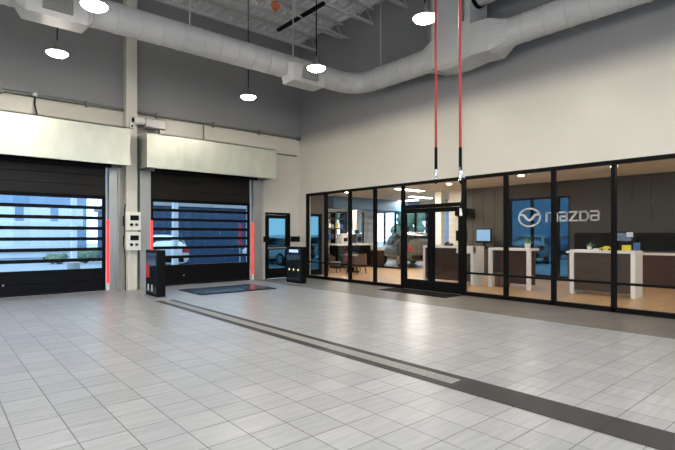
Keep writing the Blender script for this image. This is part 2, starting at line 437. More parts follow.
# glazed personnel door
t = thing('door_3', (9.41, D, 0), 'black framed glass door to the outside in the back wall', 'door', None, 'structure')
m = MB(); m.box(8.88, 8.95, D - 0.02, D + 0.12, 0, 2.35); m.box(9.87, 9.94, D - 0.02, D + 0.12, 0, 2.35); m.box(8.95, 9.87, D - 0.02, D + 0.12, 2.27, 2.35)
m.build('door_frame', M['frame'], t, bevel=0.005)
m = MB(); a, b = 8.955, 9.865
m.box(a, a + 0.10, D + 0.02, D + 0.07, 0.01, 2.265); m.box(b - 0.10, b, D + 0.02, D + 0.07, 0.01, 2.265)
m.box(a + .1, b - .1, D + 0.02, D + 0.07, 0.01, 0.36); m.box(a + .1, b - .1, D + 0.02, D + 0.07, 2.14, 2.265); m.box(a + .1, b - .1, D + 0.02, D + 0.07, 1.03, 1.15)
m.build('door_leaf', M['frame'], t, bevel=0.004)
for z0, z1 in ((0.36, 1.03), (1.15, 2.14)):
    MB().box(a + 0.1, b - 0.1, D + 0.04, D + 0.05, z0, z1).build('pane', M['winglass'], t)
m = MB(); m.cyl((a + 0.03, D - 0.05, 1.09), (b - 0.03, D - 0.05, 1.09), 0.022); m.box(a + .04, a + .10, D - 0.05, D + 0.02, 1.06, 1.12); m.box(b - .10, b - .04, D - 0.05, D + 0.02, 1.06, 1.12)
m.build('push_bar', M['grey'], t, smooth=True)

# ------------------------------------------------------------------ storefront
ys_left = [13.73, 12.68, 11.44, 10.29, 9.15]
ys_right = [7.08, 5.91, 4.77, 3.56, 2.40, 1.24, 0.08, -1.08, -2.24, -3.40, -4.56, -5.72, -6.96]
x0, x1 = W - 0.01, W + 0.11
t = thing('window_1', (W, 3.4, 0), 'long black framed glass storefront wall of the showroom', 'storefront window', None, 'structure')
MB().box(x0, x1, -7.0, 13.77, 2.97, 3.05).build('head_rail', M['frame'], t, bevel=0.004)
for ya, yb in ((9.15, 13.77), (-7.0, 7.08)):
    MB().box(x0, x1, ya, yb, 0.0, 0.10).build('sill_rail', M['frame'], t, bevel=0.004)
for y in ys_left + ys_right:
    MB().box(x0, x1, y - 0.04, y + 0.04, 0.0, 2.97).build('mullion', M['frame'], t, bevel=0.004)
def bay(ya, yb):
    MB().box(x0 + 0.02, x1 - 0.02, yb + 0.04, ya - 0.04, 0.555, 0.605).build('middle_rail', M['frame'], t, bevel=0.004)
    MB().box(W + 0.045, W + 0.055, yb + 0.04, ya - 0.04, 0.605, 2.97).build('pane', M['glass'], t)
    MB().box(W + 0.045, W + 0.055, yb + 0.04, ya - 0.04, 0.10, 0.555).build('pane', M['glass'], t)
for a, b in list(zip(ys_left, ys_left[1:])) + list(zip(ys_right, ys_right[1:])): bay(a, b)
MB().box(x0, x1, 7.12, 9.11, 2.30, 2.40).build('transom_rail', M['frame'], t, bevel=0.004)
MB().box(W + 0.045, W + 0.055, 7.12, 9.11, 2.40, 2.97).build('pane', M['glass'], t)

t = thing('door_4', (W, 8.11, 0), 'black framed pair of glass doors in the storefront behind a dark mat', 'door', None, 'structure')
for ya, yb, hs in ((8.12, 9.105, 8.12), (7.125, 8.11, 8.11)):
    m = MB(); X0, X1 = W + 0.01, W + 0.06
    m.box(X0, X1, ya, ya + 0.11, 0.015, 2.29); m.box(X0, X1, yb - 0.11, yb, 0.015, 2.29)
    m.box(X0, X1, ya + .11, yb - .11, 0.015, 0.30); m.box(X0, X1, ya + .11, yb - .11, 2.17, 2.29)
    lf = m.build('door_leaf', M['frame'], t, bevel=0.004)
    MB().box(W + 0.03, W + 0.04, ya + .11, yb - .11, 0.30, 2.17).build('pane', M['glass'], lf)
    yh = ya + 0.055 if hs == ya else yb - 0.055
    m = MB(); m.cyl((W - 0.05, yh, 0.75), (W - 0.05, yh, 1.35), 0.014); m.cyl((W - 0.05, yh, 0.82), (W + 0.012, yh, 0.82), 0.01); m.cyl((W - 0.05, yh, 1.28), (W + 0.012, yh, 1.28), 0.01)
    m.build('pull_handle', M['black'], lf, smooth=True)
MB().box(W - 0.02, W + 0.10, 7.12, 9.11, 0.0, 0.014).build('threshold', M['galv2'], t)

# showroom windows
def window(nm, axis, at, a, b, z0, z1, bars, label, gl):
    loc = (at, (a + b) / 2, 0) if axis == 'x' else ((a + b) / 2, at, 0)
    t = thing(nm, loc, label, 'window', None, 'structure')
    def bx(mb, p, q, d0, d1, c0, c1):
        return mb.box(at + d0, at + d1, p, q, c0, c1) if axis == 'x' else mb.box(p, q, at + d0, at + d1, c0, c1)
    m = MB()
    bx(m, a, b, 0, .12, z1 - .07, z1); bx(m, a, b, 0, .12, z0, z0 + .07)
    pts = [a] + bars + [b]
    for p in pts: 
        q0, q1 = max(a, p - .04), min(b, p + .04); bx(m, q0, q1, 0, .12, z0 + .07, z1 - .07)
    m.build('window_frame', M['frame'], t)
    for p, q in zip(pts, pts[1:]):
        bx(MB(), p + .035, q - .035, .05, .06, z0 + .07, z1 - .07).build('pane', gl, t)
window('window_2', 'x', WX, 7.2, 9.52, 0.02, 2.93, [7.62, 8.58], 'tall dark framed window in the grey showroom wall behind the emblem', M['winglass'])
window('window_3', 'x', EX, 14.0, 21.4, 0.25, 3.0, [14.8, 15.6, 16.4, 17.2, 18.0, 18.8, 19.6, 20.5], 'row of tall windows far behind the showroom car', M['doorglass'])
window('window_4', 'y', NY, 18.9, 21.2, 0.25, 3.0, [19.7, 20.45], 'row of tall windows behind the long white bar counter', M['doorglass'])
t = thing('door_5', (11.02, D, 0), 'narrow blue tinted glass door at the left end of the showroom', 'door', None, 'structure')
m = MB(); m.box(10.62, 10.70, D - .02, D + .1, .05, 2.36); m.box(11.34, 11.42, D - .02, D + .1, .05, 2.36); m.box(10.70, 11.34, D - .02, D + .1, 2.26, 2.36); m.box(10.70, 11.34, D - .02, D + .1, .05, .25)
m.build('door_frame', M['frame'], t)
MB().box(10.70, 11.34, D + .04, D + .05, .25, 2.26).build('pane', M['winglass'], t)

# ------------------------------------------------------------------ roof structure and services
def joist():
    """Open-web joist along x, bottom chord at z = 0."""
    L0, L1 = XL, W
    m = MB()
    for dy in (-0.05, 0.015):
        m.box(L0, L1, dy, dy + 0.035, 0, 0.06); m.box(L0, L1, dy, dy + 0.035, 0.44, 0.50)
    n = 26; st = (L1 - L0) / n
    for i in range(n):
        a = L0 + i * st
        m.tube([(a, 0, 0.03), (a + st / 2, 0, 0.47), (a + st, 0, 0.03)], 0.017, 6)
    return m
jl = {13.15: 'grey open-web steel joist nearest the back wall', 11.75: 'grey open-web steel joist second from the back wall',
      10.35: 'grey open-web steel joist third from the back wall', 8.95: 'grey open-web steel joist fourth from the back wall',
      7.55: 'grey open-web steel joist fifth from the back wall', 6.15: 'grey open-web steel joist above the duct riser'}
j0 = None
for y, lab in jl.items():
    if j0 is None: o = j0 = joist().build('roof_joist', M['joist'])
    else: o = j0.copy(); COL.objects.link(o)
    o.location = (0, y, 8.05); tag(o, lab, 'joist', 'joists under the roof deck')

tag(MB().box(8.24, 8.34, 10.2, 12.5, 7.96, 8.05).build('ceiling_track', M['black'], bevel=0.01), 'thin black track fixed under the roof joists', 'track')
t = thing('sprinkler_pipe', (7.3, 11.1, 8.0), 'grey sprinkler pipe with orange fitting under the roof deck', 'pipe')
m = MB(); m.tube([(5.2, 10.75, 8.1), (6.4, 11.0, 7.98), (7.3, 11.12, 7.97), (10.3, 11.45, 7.97)], 0.03, 10)
m.build('pipe_run', M['joist'], t, smooth=True)
m = MB(); m.cyl((7.28, 11.12, 7.86), (7.28, 11.12, 8.05), 0.08); m.cyl((7.28, 11.12, 7.80), (7.28, 11.12, 7.86), 0.05, 0.03); m.cyl((7.14, 11.10, 7.97), (7.42, 11.13, 7.97), 0.06)
m.build('fitting', M['orange'], t, smooth=True)

# spiral duct: one run along the back, elbow, one run along the storefront wall
DX, DY, DZ, DR = 9.62, 10.3, 5.99, 0.295
t = thing('spiral_duct', (DX, DY, DZ), 'large white round ventilation duct bending along both walls under the roof', 'duct')
R = 0.65
path = [(XL, DY, DZ), (DX - R, DY, DZ)]
for k in range(1, 8):
    a = PI / 2 * k / 8
    path.append((DX - R + R * math.sin(a), DY - R + R * math.cos(a), DZ))
path += [(DX, DY - R, DZ), (DX, 7.62, DZ)]
def ribbed(points):
    """Insert a raised seam every 0.45 m along the straight stretches."""
    out, rad = [], []
    for a, b in zip(points, points[1:]):
        a, b = Vector(a), Vector(b); L = (b - a).length; d = (b - a).normalized()
        out.append(a); rad.append(DR)
        q_ = 0.3
        while L > 0.7 and q_ < L - 0.1:
            for e, h in ((0, 0), (.004, .010), (.040, .010), (.044, 0)):
                out.append(a + d * (q_ + e)); rad.append(DR + h)
            q_ += 0.45
    out.append(Vector(points[-1])); rad.append(DR)
    return out, rad
MB().tube(*ribbed(path), 32).build('duct_run', M['duct'], t, smooth=True)
MB().tube(*ribbed([(DX, 5.32, DZ), (DX, YR, DZ)]), 32).build('duct_run', M['duct'], t, smooth=True)
# riser and the two tapered take-offs
q = 0.36
MB().box(DX - q, DX + q, 6.16, 7.24, 5.62, ROOF).build('riser', M['duct'], t, bevel=0.01)
def ring(y, h, n=24):
    return [(DX + h * math.cos(2 * PI * k / n), y, DZ + h * math.sin(2 * PI * k / n)) for k in range(n)]
def sq(y, h, n=24, dz=0.0):
    out = []
    for k in range(n):
        c, s = math.cos(2 * PI * k / n), math.sin(2 * PI * k / n); f = h / max(abs(c), abs(s))
        out.append((DX + c * f, y, DZ + dz + s * f))
    return out
MB().hexa(sq(7.24, q, dz=-0.06), ring(7.66, DR)).build('taper', M['duct'], t)
m = MB(); m.hexa(sq(6.16, q, dz=.0), sq(5.70, q, dz=-.03)); m.build('taper_box', M['duct'], t)
MB().hexa(sq(5.70, q, dz=-.03), ring(5.32, DR)).build('taper', M['duct'], t)
m = MB(); m.hexa([(DX - q, 6.16, 5.62), (DX + q, 6.16, 5.62), (DX + q, 7.24, 5.62), (DX - q, 7.24, 5.62)], [(DX - q + .1, 6.5, 5.53), (DX + q - .1, 6.5, 5.53), (DX + q - .1, 7.0, 5.53), (DX - q + .1, 7.0, 5.53)])
m.build('taper_pan', M['duct'], t)
for X in (1.76, 7.56, -3.9):
    m = MB(); w = 0.5; y0 = DY - 0.44
    m.hexa([(X - w, y0 + .05, 5.54), (X + w, y0 + .05, 5.54), (X + w, DY + .1, 5.54), (X - w, DY + .1, 5.54)], [(X - w, y0, 5.98), (X + w, y0, 5.98), (X + w, DY + .1, 5.98), (X - w, DY + .1, 5.98)])
    for s in (-1, 1):
        m.hexa([(X + s * w, y0 + .05, 5.54), (X + s * (w + .12), y0 + .16, 5.68), (X + s * (w + .12), DY, 5.68), (X + s * w, DY + .1, 5.54)],
               [(X + s * w, y0, 5.98), (X + s * (w + .12), y0 + .14, 5.98), (X + s * (w + .12), DY, 5.98), (X + s * w, DY + .1, 5.98)])
    boot = m.build('register_boot', M['duct'], t)
    m = MB(); gx0, gx1, gz0, gz1 = X - .24, X + .24, 5.64, 5.92
    yf = y0 + 0.012
    nx, nz = 12, 7
    for i in range(nx + 1):
        xx = gx0 + (gx1 - gx0) * i / nx; m.box(xx - .007, xx + .007, y0 - .03, y0 + .0, gz0, gz1)
    for i in range(nz + 1):
        zz = gz0 + (gz1 - gz0) * i / nz; m.box(gx0, gx1, y0 - .028, y0 - .002, zz - .007, zz + .007)
    m.build('register_grille', M['grey'], boot)
    MB().box(gx0, gx1, y0 - .008, y0 + .03, gz0, gz1).build('register_throat', M['black'], boot)
for X in (1.0, 4.45, 7.31): MB().cyl((X, DY, DZ + DR - .01), (X, DY, ROOF), 0.016, n=8).build('hanger_rod', M['duct'], t)
for Y in (9.3, 3.2): MB().cyl((DX, Y, DZ + DR - .01), (DX, Y, ROOF), 0.016, n=8).build('hanger_rod', M['duct'], t)
t = thing('branch_duct', (9.55, 4, 7.05), 'smaller grey branch duct leaving the riser above the main duct', 'duct')
MB().tube([(9.55, 6.155, 7.05), (9.55, YR, 7.05)], 0.24, 28).build('duct_run', M['duct'], t, smooth=True)
MB().cyl((9.55, 6.155, 7.05), (9.55, 6.07, 7.05), 0.27, n=28).build('duct_collar', M['black'], t, smooth=True)
tag(MB().cyl((9.20, 6.32, 6.45), (9.20, 6.32, ROOF), 0.035, n=10).build('conduit_drop', M['conduit']), 'dark vertical conduit drop in front of the duct riser', 'conduit')
tag(MB().cyl((9.18, 7.32, 6.30), (9.18, 7.32, ROOF), 0.03, n=10).build('conduit_drop', M['conduit']), 'dark vertical conduit drop at the left edge of the duct riser', 'conduit')

# high-bay lamps
LZ = 5.35
def high_bay():
    t = thing('high_bay_light', (0, 0, 0), 'x', 'hanging lamp', 'high-bay lamps')
    MB().lathe((0, 0, 0), [(0.19, 0.0), (0.212, 0.0), (0.214, 0.02), (0.19, 0.035), (0.10, 0.045), (0.09, 0.11), (0.03, 0.13), (0.02, 0.26)], 32).build('housing', M['conduit'], t, smooth=True)
    MB().lathe((0, 0, 0), [(0.08, -0.065), (0.14, -0.053), (0.18, -0.03), (0.20, -0.001), (0.16, 0.001)], 32).build('diffuser', M['lamp'], t, smooth=True)
    MB().cyl((0, 0, 0.25), (0, 0, ROOF - LZ), 0.014, n=8).build('stem', M['black'], t)
    MB().cyl((0, 0, ROOF - LZ - 0.05), (0, 0, ROOF - LZ), 0.06).build('canopy', M['black'], t)
    return t
hb = {(2.0, 11.3): 'lit round high-bay lamp hanging above the left roll-up door', (6.62, 11.45): 'lit round high-bay lamp hanging above the right roll-up door',
      (2.05, 8.55): 'large lit high-bay lamp nearest the left duct register', (6.65, 8.46): 'lit high-bay lamp beside the register near the duct bend',
      (6.56, 5.27): 'lit high-bay lamp close to the red hoses'}
for y in (5.3, 2.25, -0.8, -3.85, -6.5):
    for xx in (-2.6, 2.0, 6.6):
        if (xx, y) != (6.6, 5.3): hb[(xx, y)] = None
for y in (8.5, 11.4): hb[(-2.6, y)] = None
h0 = None
for (xx, y), lab in hb.items():
    if h0 is None: o = h0 = high_bay()
    else: o = copy_tree(h0)
    o.location = (xx, y, LZ); o['label'] = lab or 'lit round high-bay lamp hanging further back in the service hall'

# ------------------------------------------------------------------ back-wall details
t = thing('wall_conduit', (5.5, D - .06, 5.1), 'long dark horizontal pipe along the paint line on the back wall', 'pipe')
MB().tube([(-5.9, D - .07, 5.1), (10.30, D - .07, 5.1)], 0.045, 14).build('pipe_run', M['conduit'], t, smooth=True)
MB().cyl((10.22, D - .07, 5.1), (10.33, D - .07, 5.1), 0.075).build('end_cap', M['conduit'], t, smooth=True)
for X in (-.5, 1.3, 3.2, 5.1, 6.9, 8.6):
    m = MB(); m.box(X - .03, X + .03, D - .13, D, 5.03, 5.17); m.build('pipe_clamp', M['conduit'], t)
t = thing('cable_drop', (2.0, D - .07, 4.7), 'thin black cable drop from the pipe onto the left door hood', 'cable')
MB().tube([(2.0, D - .16, 5.08), (1.98, D - .2, 4.85), (2.03, D - .2, 4.6), (2.02, D - .2, 4.44)], 0.02, 8).build('cable', M['black'], t, smooth=True)
MB().blob((2.0, D - .16, 5.10), 0.06, sub=2).build('cable_gland', M['whitebox'], t, smooth=True)
tag(MB().tube([(6.52, D - .14, 5.08), (6.52, D - .16, 4.8), (6.52, D - .16, 4.40)], 0.022, 8).build('cable_drop', M['conduit'], smooth=True), 'grey cable drop from the pipe onto the right door hood', 'cable')
tag(MB().tube([(8.8, D - .024, 4.46), (10.2, D - .024, 4.46)], 0.025, 10).build('wall_mount_conduit', M['conduit'], smooth=True), 'short grey conduit leaving the right door hood toward the corner', 'pipe')
t = thing('door_motor', (4.8, 13.9, 4.7), 'grey door motor with round white end above the right door hood', 'motor')
m = MB(); m.box(4.62, 5.20, 13.72, 14.0, 4.62, 4.90); m.build('gearbox', M['galv2'], t, bevel=0.03)
MB().cyl((4.34, 13.86, 4.80), (4.62, 13.86, 4.80), 0.11, n=20).build('motor_housing', M['whitebox'], t, smooth=True)
MB().cyl((4.30, 13.86, 4.80), (4.345, 13.86, 4.80), 0.06, n=20).build('shaft_cap', M['black'], t, smooth=True)
m = MB(); m.box(4.70, 5.10, 14.0, D, 4.70, 4.82); m.box(5.05, 5.12, 13.78, 13.94, 4.40, 4.63); m.build('mounting_bracket', M['galv2'], t)
t = thing('motion_sensor', (4.3, 13.88, 4.75), 'small white sensor on the cream column above the control boxes', 'sensor')
MB().box(4.22, 4.34, 13.80, 13.90, 4.55, 4.70).build('sensor_body', M['whitebox'], t, bevel=0.02)
MB().cyl((4.28, 13.79, 4.61), (4.28, 13.805, 4.61), 0.03).build('sensor_lens', M['black'], t)

def control_panel():
    t = thing('control_box', (0, 0, 0), 'x', 'control box', 'door control boxes on the column')
    MB().box(-.20, .20, -.16, 0, 0, .52).build('enclosure', M['whitebox'], t, bevel=0.015)
    MB().box(-.09, .14, -.172, -.155, .28, .42).build('display', M['black'], t, bevel=0.004)
    for xx, mt in ((-.06, 'black'), (.08, 'leather')):
        MB().cyl((xx, -.19, .16), (xx, -.155, .16), 0.04).build('push_button', M[mt], t, smooth=True)
    MB().cyl((-.24, -.06, .12), (-.24, -.06, .40), 0.016).build('hinge_rod', M['black'], t)
    return t
c = control_panel(); c.location = (4.30, 13.9, 1.68); c['label'] = 'white door control box with display, upper one on the column'
c2 = copy_tree(c); c2.location = (4.30, 13.9, 1.12); c2['label'] = 'white door control box with display, lower one on the column'
t = thing('power_conduit', (4.2, 13.85, 0), 'vertical conduit with cable on the column beneath the control boxes', 'conduit')
m = MB(); m.tube([(4.22, 13.86, 0.0), (4.22, 13.86, 1.12)], 0.022, 8); m.build('conduit_pipe', M['whitebox'], t, smooth=True)
m = MB(); m.tube([(4.12, 13.86, 2.42), (4.08, 13.84, 2.2), (4.09, 13.84, 1.6), (4.06, 13.84, 1.3), (4.11, 13.86, 1.0), (4.12, 13.87, 0.0)], 0.014, 8); m.build('cable', M['black'], t, smooth=True)

# inspection-lane pedestals
def pedestal():
    t = thing('scanner_pedestal', (0, 0, 0), 'x', 'pedestal', 'scanner pedestals at the lane')
    MB().box(-.10, .10, -.42, .42, .03, 1.18).build('cabinet', M['black'], t, bevel=0.02)
    MB().box(-.13, .13, -.45, .45, 0, .035).build('base_plate', M['grey'], t, bevel=0.005)
    MB().box(-.112, -.098, -.36, .36, .12, 1.10).build('front_panel', M['darkglass'], t, bevel=0.004)
    return t
p = pedestal(); p.location = (8.78, 12.2, 0); p['label'] = 'black scanner pedestal beside the glass door, with three amber lights'
MB().box(8.66, 8.67, 11.95, 12.42, 1.00, 1.09).build('screen', M['kiosk_screen'], p)
for o in [p.children[-1]]:
    o.data.transform(Matrix.Translation(-Vector((8.78, 12.2, 0))))
for yy in (-.26, -.02, .22):
    MB().cyl((-.120, yy, .46), (-.108, yy, .46), 0.028, n=14).build('indicator_light', M['led'], p)
p2 = pedestal(); p2.location = (4.25, 11.9, 0); p2['label'] = 'black scanner pedestal in front of the cream column, with red panel'
MB().box(-.118, -.108, .10, .34, .48, .84).build('red_panel', M['redplastic'], p2)
MB().box(-.118, -.108, -.30, .34, .86, 1.08).build('screen', M['scanplate'], p2)
for yy in (-.1, .16): MB().box(-.120, -.110, yy, yy + .05, .16, .32).build('white_sticker', M['paper'], p2)
t = thing('floor_scanner', (6.4, 12.2, 0), 'flat dark blue scanner plate on the floor between the pedestals', 'floor plate')
MB().box(5.25, 7.55, 11.45, 12.95, 0.001, 0.022).build('plate_frame', M['black'], t, bevel=0.006)
for a in range(3):
    MB().box(5.33 + a * .74, 5.33 + a * .74 + .68, 11.53, 12.87, 0.02, 0.028).build('plate', M['scanplate'], t)
# trench drain in the charcoal stripe
t = thing('trench_drain', (4.18, 7, 0), 'long narrow beige drain grate set in the charcoal floor stripe', 'drain')
m = MB(); m.box(4.10, 4.12, 2.95, 11.1, 0.004, 0.010); m.box(4.25, 4.27, 2.95, 11.1, 0.004, 0.010)
m.build('drain_frame', M['grate'], t)
m = MB(); y = 2.95
while y < 11.08:
    m.box(4.12, 4.25, y, y + .045, 0.004, 0.009); y += .06
m.build('grate_bar', M['grate'], t)
tag(MB().box(9.55, 10.28, 7.05, 9.35, 0.004, 0.018).build('door_mat', M['mat'], bevel=0.005), 'black rectangular mat on the floor outside the glass double doors', 'mat')

# red hoses hanging from the roof
def hose(x, y, zend, label, cat, tail):
    t = thing('hanging_air_hose', (x, y, 8.0), label, cat, 'red hoses hanging from the roof')
    z1 = zend
    MB().tube([(x, y, 7.9), (x + .015, y, 6.5), (x - .01, y, 5.0), (x, y, z1 + .34)], 0.020, 12).build('hose', M['red'], t, smooth=True)
    MB().tube([(x, y, z1 + .36), (x, y, z1 + .02)], 0.025, 12).build('hose_grip', M['black'], t, smooth=True)
    m = MB(); m.cyl((x, y, z1 - .08), (x, y, z1 + .03), 0.018); m.cyl((x, y, z1 - .03), (x, y, z1 + .0), 0.032, n=6); m.cyl((x, y, z1 - .14), (x, y, z1 - .08), 0.03, 0.02)
    m.build('coupling', M['chrome'], t, smooth=True)
    m = MB(); m.lathe((x, y, 7.9), [(0.16, 0.0), (0.16, 0.14)], 24); m.build('reel', M['black'], t, smooth=True)
    if tail:
        m = MB(); m.tube([(x, y, z1 - .13), (x + .03, y - .03, z1 - .20), (x + .02, y - .03, z1 - .40), (x, y, z1 - .55)], [.03, .028, .024, .018], 10); m.build('blow_gun', M['black'], t, smooth=True)
        m = MB(); m.tube([(x + .03, y - .05, z1 - .10), (x - .035, y - .02, z1 - .02), (x - .03, y, z1 + .06)], .016, 8); m.build('trigger', M['chrome'], t, smooth=True)
        m = MB(); m.tube([(x, y, z1 - .54), (x + .015, y, z1 - .66)], [.014, .022], 8); m.build('nozzle', M['whitebox'], t, smooth=True)
    else:
        m = MB(); m.tube([(x, y, z1 - .13), (x, y, z1 - .21)], [.022, .016], 10); m.build('nozzle', M['black'], t, smooth=True)
    return t
hose(6.0, 4.60, 2.56, 'red hanging air hose with short coupling, left of the pair', 'hose', False)
hose(6.0, 4.15, 2.50, 'red hanging air hose ending in a black blow gun, right of the pair', 'hose', True)

# ------------------------------------------------------------------ showroom furniture
def counter(nm, x, ya, yb, h, depth, label, panel, slab_end=True, front=0.05):
    t = thing(nm, (x, (ya + yb) / 2, 0), label, 'counter', None)
    MB().box(x, x + depth, ya, yb, h - .07, h).build('countertop', M['white'], t, bevel=0.006)
    for yy in (ya, yb - .10):
        MB().box(x, x + (depth if slab_end else .10), yy, yy + .10, 0, h - .07).build('leg_panel', M['white'], t, bevel=0.006)
    m = MB(); z = .10
    m.box(x + front, x + front + .03, ya + .10, yb - .10, .10, h - .07)
    m.build('front_panel', panel, t)
    m = MB(); m.box(x + depth - .06, x + depth, ya + .1, yb - .1, .25, h - .07); m.build('rear_panel', panel, t)
    return t
counter('service_counter', 12.9, 3.95, 5.50, 1.16, 0.55, 'white waterfall counter with walnut front holding yellow items', M['walnut'])
counter('service_counter', 12.7, 6.50, 7.80, 1.17, 0.55, 'white counter with slim legs standing before the blue window', M['cherry'], False, 0.50)
t = counter('reception_desk', 12.6, 8.25, 10.2, 1.20, 0.6, 'walnut reception desk with white top behind the double doors', M['walnut'], True, -0.01)
MB().box(12.57, 12.75, 8.25, 8.85, .98, 1.21).build('end_cap', M['white'], t, bevel=0.005)

t = thing('back_cabinet', (16.4, 4, 0), 'long low red-brown cabinet run with white top along the grey wall', 'cabinet')
m = MB(); m.box(16.3, WX - .02, -4.0, 7.0, 0, .95); m.build('cabinet_body', M['cherry'], t)
y = -4.0
while y < 6.9:
    MB().box(16.275, 16.3, y + .01, y + 0.99, .10, .93).build('cabinet_door', M['cherry'], t, bevel=0.004)
    y += 1.0
MB().box(16.24, WX - .02, -4.0, 7.03, .95, 1.01).build('countertop', M['white'], t, bevel=0.005)
tag(MB().box(WX - .03, WX - .004, -4.0, 7.03, 1.06, 1.62).build('backsplash', M['blackpanel']), 'black backsplash band on the grey wall over the cabinets', 'backsplash')
t = thing('storage_cabinet', (16.4, 10.5, 0), 'dark cabinet against the taupe panels left of the blue window', 'cabinet')
MB().box(16.3, WX - .06, 9.75, 11.5, 0, 1.02).build('cabinet_body', M['cherry'], t)
MB().box(16.26, WX - .04, 9.72, 11.53, 1.02, 1.08).build('countertop', M['black'], t)
for yy in (9.8, 10.65): MB().box(16.275, 16.30, yy, yy + .8, .1, .98).build('cabinet_door', M['walnut'], t, bevel=0.004)
t = thing('wall_panelling', (WX, 10.5, 0), 'tall taupe wooden wall panels left of the blue window', 'wall panel')
for i, yy in enumerate((9.62, 10.10, 10.58, 11.06)):
    MB().box(WX - .03, WX - .003, yy, yy + .46, 0.0, SC).build('panel', M['taupepanel'], t, bevel=0.006)
t = thing('wall_mount_box', (16.4, 11.3, 1.9), 'black wall box mounted high on the taupe panels', 'wall box')
m = MB(); m.hexa([(16.3, 10.95, 2.35), (16.86, 10.95, 2.2), (16.86, 11.55, 2.2), (16.3, 11.55, 2.35)], [(16.3, 10.95, 2.62), (16.86, 10.95, 2.62), (16.86, 11.55, 2.62), (16.3, 11.55, 2.62)])
m.build('box_body', M['black'], t, bevel=0.01)

def monitor(nm, x, y, z, w, h, label, ang, facing_back=False):
    t = thing(nm, (0, 0, 0), label, 'monitor')
    MB().box(-.02, .02, -w / 2, w / 2, .16, .16 + h).build('display_case', M['black'], t, bevel=0.008)
    MB().box(-.026, -.018, -w / 2 + .05, w / 2 - .05, .24, .12 + h).build('screen', M['darkglass'] if facing_back else M['screen'], t)
    m = MB(); m.box(.0, .05, -.04, .04, .012, .3); m.box(-.08, .12, -.12, .12, 0, .014); m.build('stand', M['black'], t)
    t.location = (x, y, z); t.rotation_euler = (0, 0, ang)
    return t
monitor('computer_monitor', 16.45, 10.3, 1.08, .80, .56, 'black monitor with blue lit screen beside the blue window', math.radians(-12))
mm = monitor('computer_monitor', 13.2, 4.35, 1.16, .52, .32, 'dark monitor at the end of the walnut fronted counter', math.radians(20), True)
monitor('computer_monitor', 13.0, 8.95, 1.20, .52, .34, 'dark monitor on the reception desk behind the right door leaf', math.radians(-15), True)
MB().box(-.032, -.025, -.25, -.11, .34, .46).build('notice', M['paper'], mm)
tag(MB().box(12.95, 13.05, 4.08, 4.26, 1.16, 1.30).build('yellow_carton', M['yellow'], bevel=0.006), 'small yellow box on the right end of the counter', 'box')
o = tag(MB().box(13.36, 13.44, 4.0, 4.14, 1.16, 1.36).build('blue_carton', M['blueplastic'], bevel=0.006), 'small blue box behind the dark monitor on the counter', 'box')
# toy-size yellow model car
t = thing('model_car', (13.05, 4.62, 1.16), 'yellow toy model car on the counter left of the monitor', 'toy car')
m = MB(); m.box(12.98, 13.10, 4.50, 4.78, 1.175, 1.225); m.hexa([(12.985, 4.55, 1.225), (13.095, 4.55, 1.225), (13.095, 4.72, 1.225), (12.985, 4.72, 1.225)], [(13.0, 4.59, 1.27), (13.08, 4.59, 1.27), (13.08, 4.68, 1.27), (13.0, 4.68, 1.27)])
m.build('body', M['yellow'], t, bevel=0.012)
for yy in (4.55, 4.73):
    for xx in (12.975, 13.095): MB().cyl((xx, yy, 1.185), (xx + .012, yy, 1.185), .026, n=14).build('wheel', M['black'], t)
def potted(x, y, z, label, s=1.0):
    t = thing('potted_plant', (x, y, z), label, 'plant')
    MB().lathe((x, y, z), [(.045 * s, 0), (.06 * s, .09 * s), (.05 * s, .09 * s)], 18).build('pot', M['white'], t, smooth=True)
    m = MB()
    for k in range(14):
        a = random.uniform(0, 2 * PI); e = random.uniform(.2, 1.2); L = random.uniform(.09, .16) * s
        d = Vector((math.cos(a) * math.cos(e), math.sin(a) * math.cos(e), math.sin(e))); n_ = Vector((-math.sin(a), math.cos(a), 0)) * .022 * s
        b = Vector((x, y, z + .08 * s)); c_ = b + d * L * .55; e_ = b + d * L
        m.hexa([b, c_ + n_, e_, c_ - n_], [b + Vector((0, 0, .004)), c_ + n_ + Vector((0, 0, .004)), e_ + Vector((0, 0, .004)), c_ - n_ + Vector((0, 0, .004))])
    m.build('foliage', M['leaf'], t)
    return t
potted(13.12, 5.08, 1.16, 'small green plant in a white pot on the walnut fronted counter', 1.0)
potted(13.0, 6.72, 1.17, 'white potted plant on the slim legged counter', 1.5)
t = thing('leaflet_stack', (13.05, 4.85, 1.16), 'low stack of pale leaflets on the walnut fronted counter', 'papers')
m = MB()
for k in range(5): m.box(12.98 + .006 * k, 13.16 + .004 * k, 4.82 - .005 * k, 4.96 - .003 * k, 1.16 + .008 * k, 1.167 + .008 * k)
m.build('leaflets', M['paper'], t)
t = thing('desk_phone', (12.8, 9.35, 1.2), 'black desk telephone on the reception desk', 'telephone')
m = MB(); m.hexa([(12.74, 9.24, 1.2), (12.96, 9.24, 1.2), (12.96, 9.46, 1.2), (12.74, 9.46, 1.2)], [(12.74, 9.24, 1.22), (12.96, 9.24, 1.28), (12.96, 9.46, 1.28), (12.74, 9.46, 1.22)])
m.build('phone_base', M['black'], t, bevel=.008)
MB().tube([(12.77, 9.42, 1.255), (12.86, 9.43, 1.29), (12.95, 9.42, 1.30)], [.03, .02, .03], 10).build('handset', M['black'], t, smooth=True)
t = thing('shipping_box', (12.98, 7.5, 0), 'dark box standing on the floor under the slim legged counter', 'box')
m = MB(); m.box(12.82, 13.15, 7.35, 7.66, 0, .42); m.build('carton', M['leather'], t, bevel=.01)
m = MB(); m.box(12.815, 13.155, 7.48, 7.53, .0, .424); m.build('tape', M['walnut'], t)

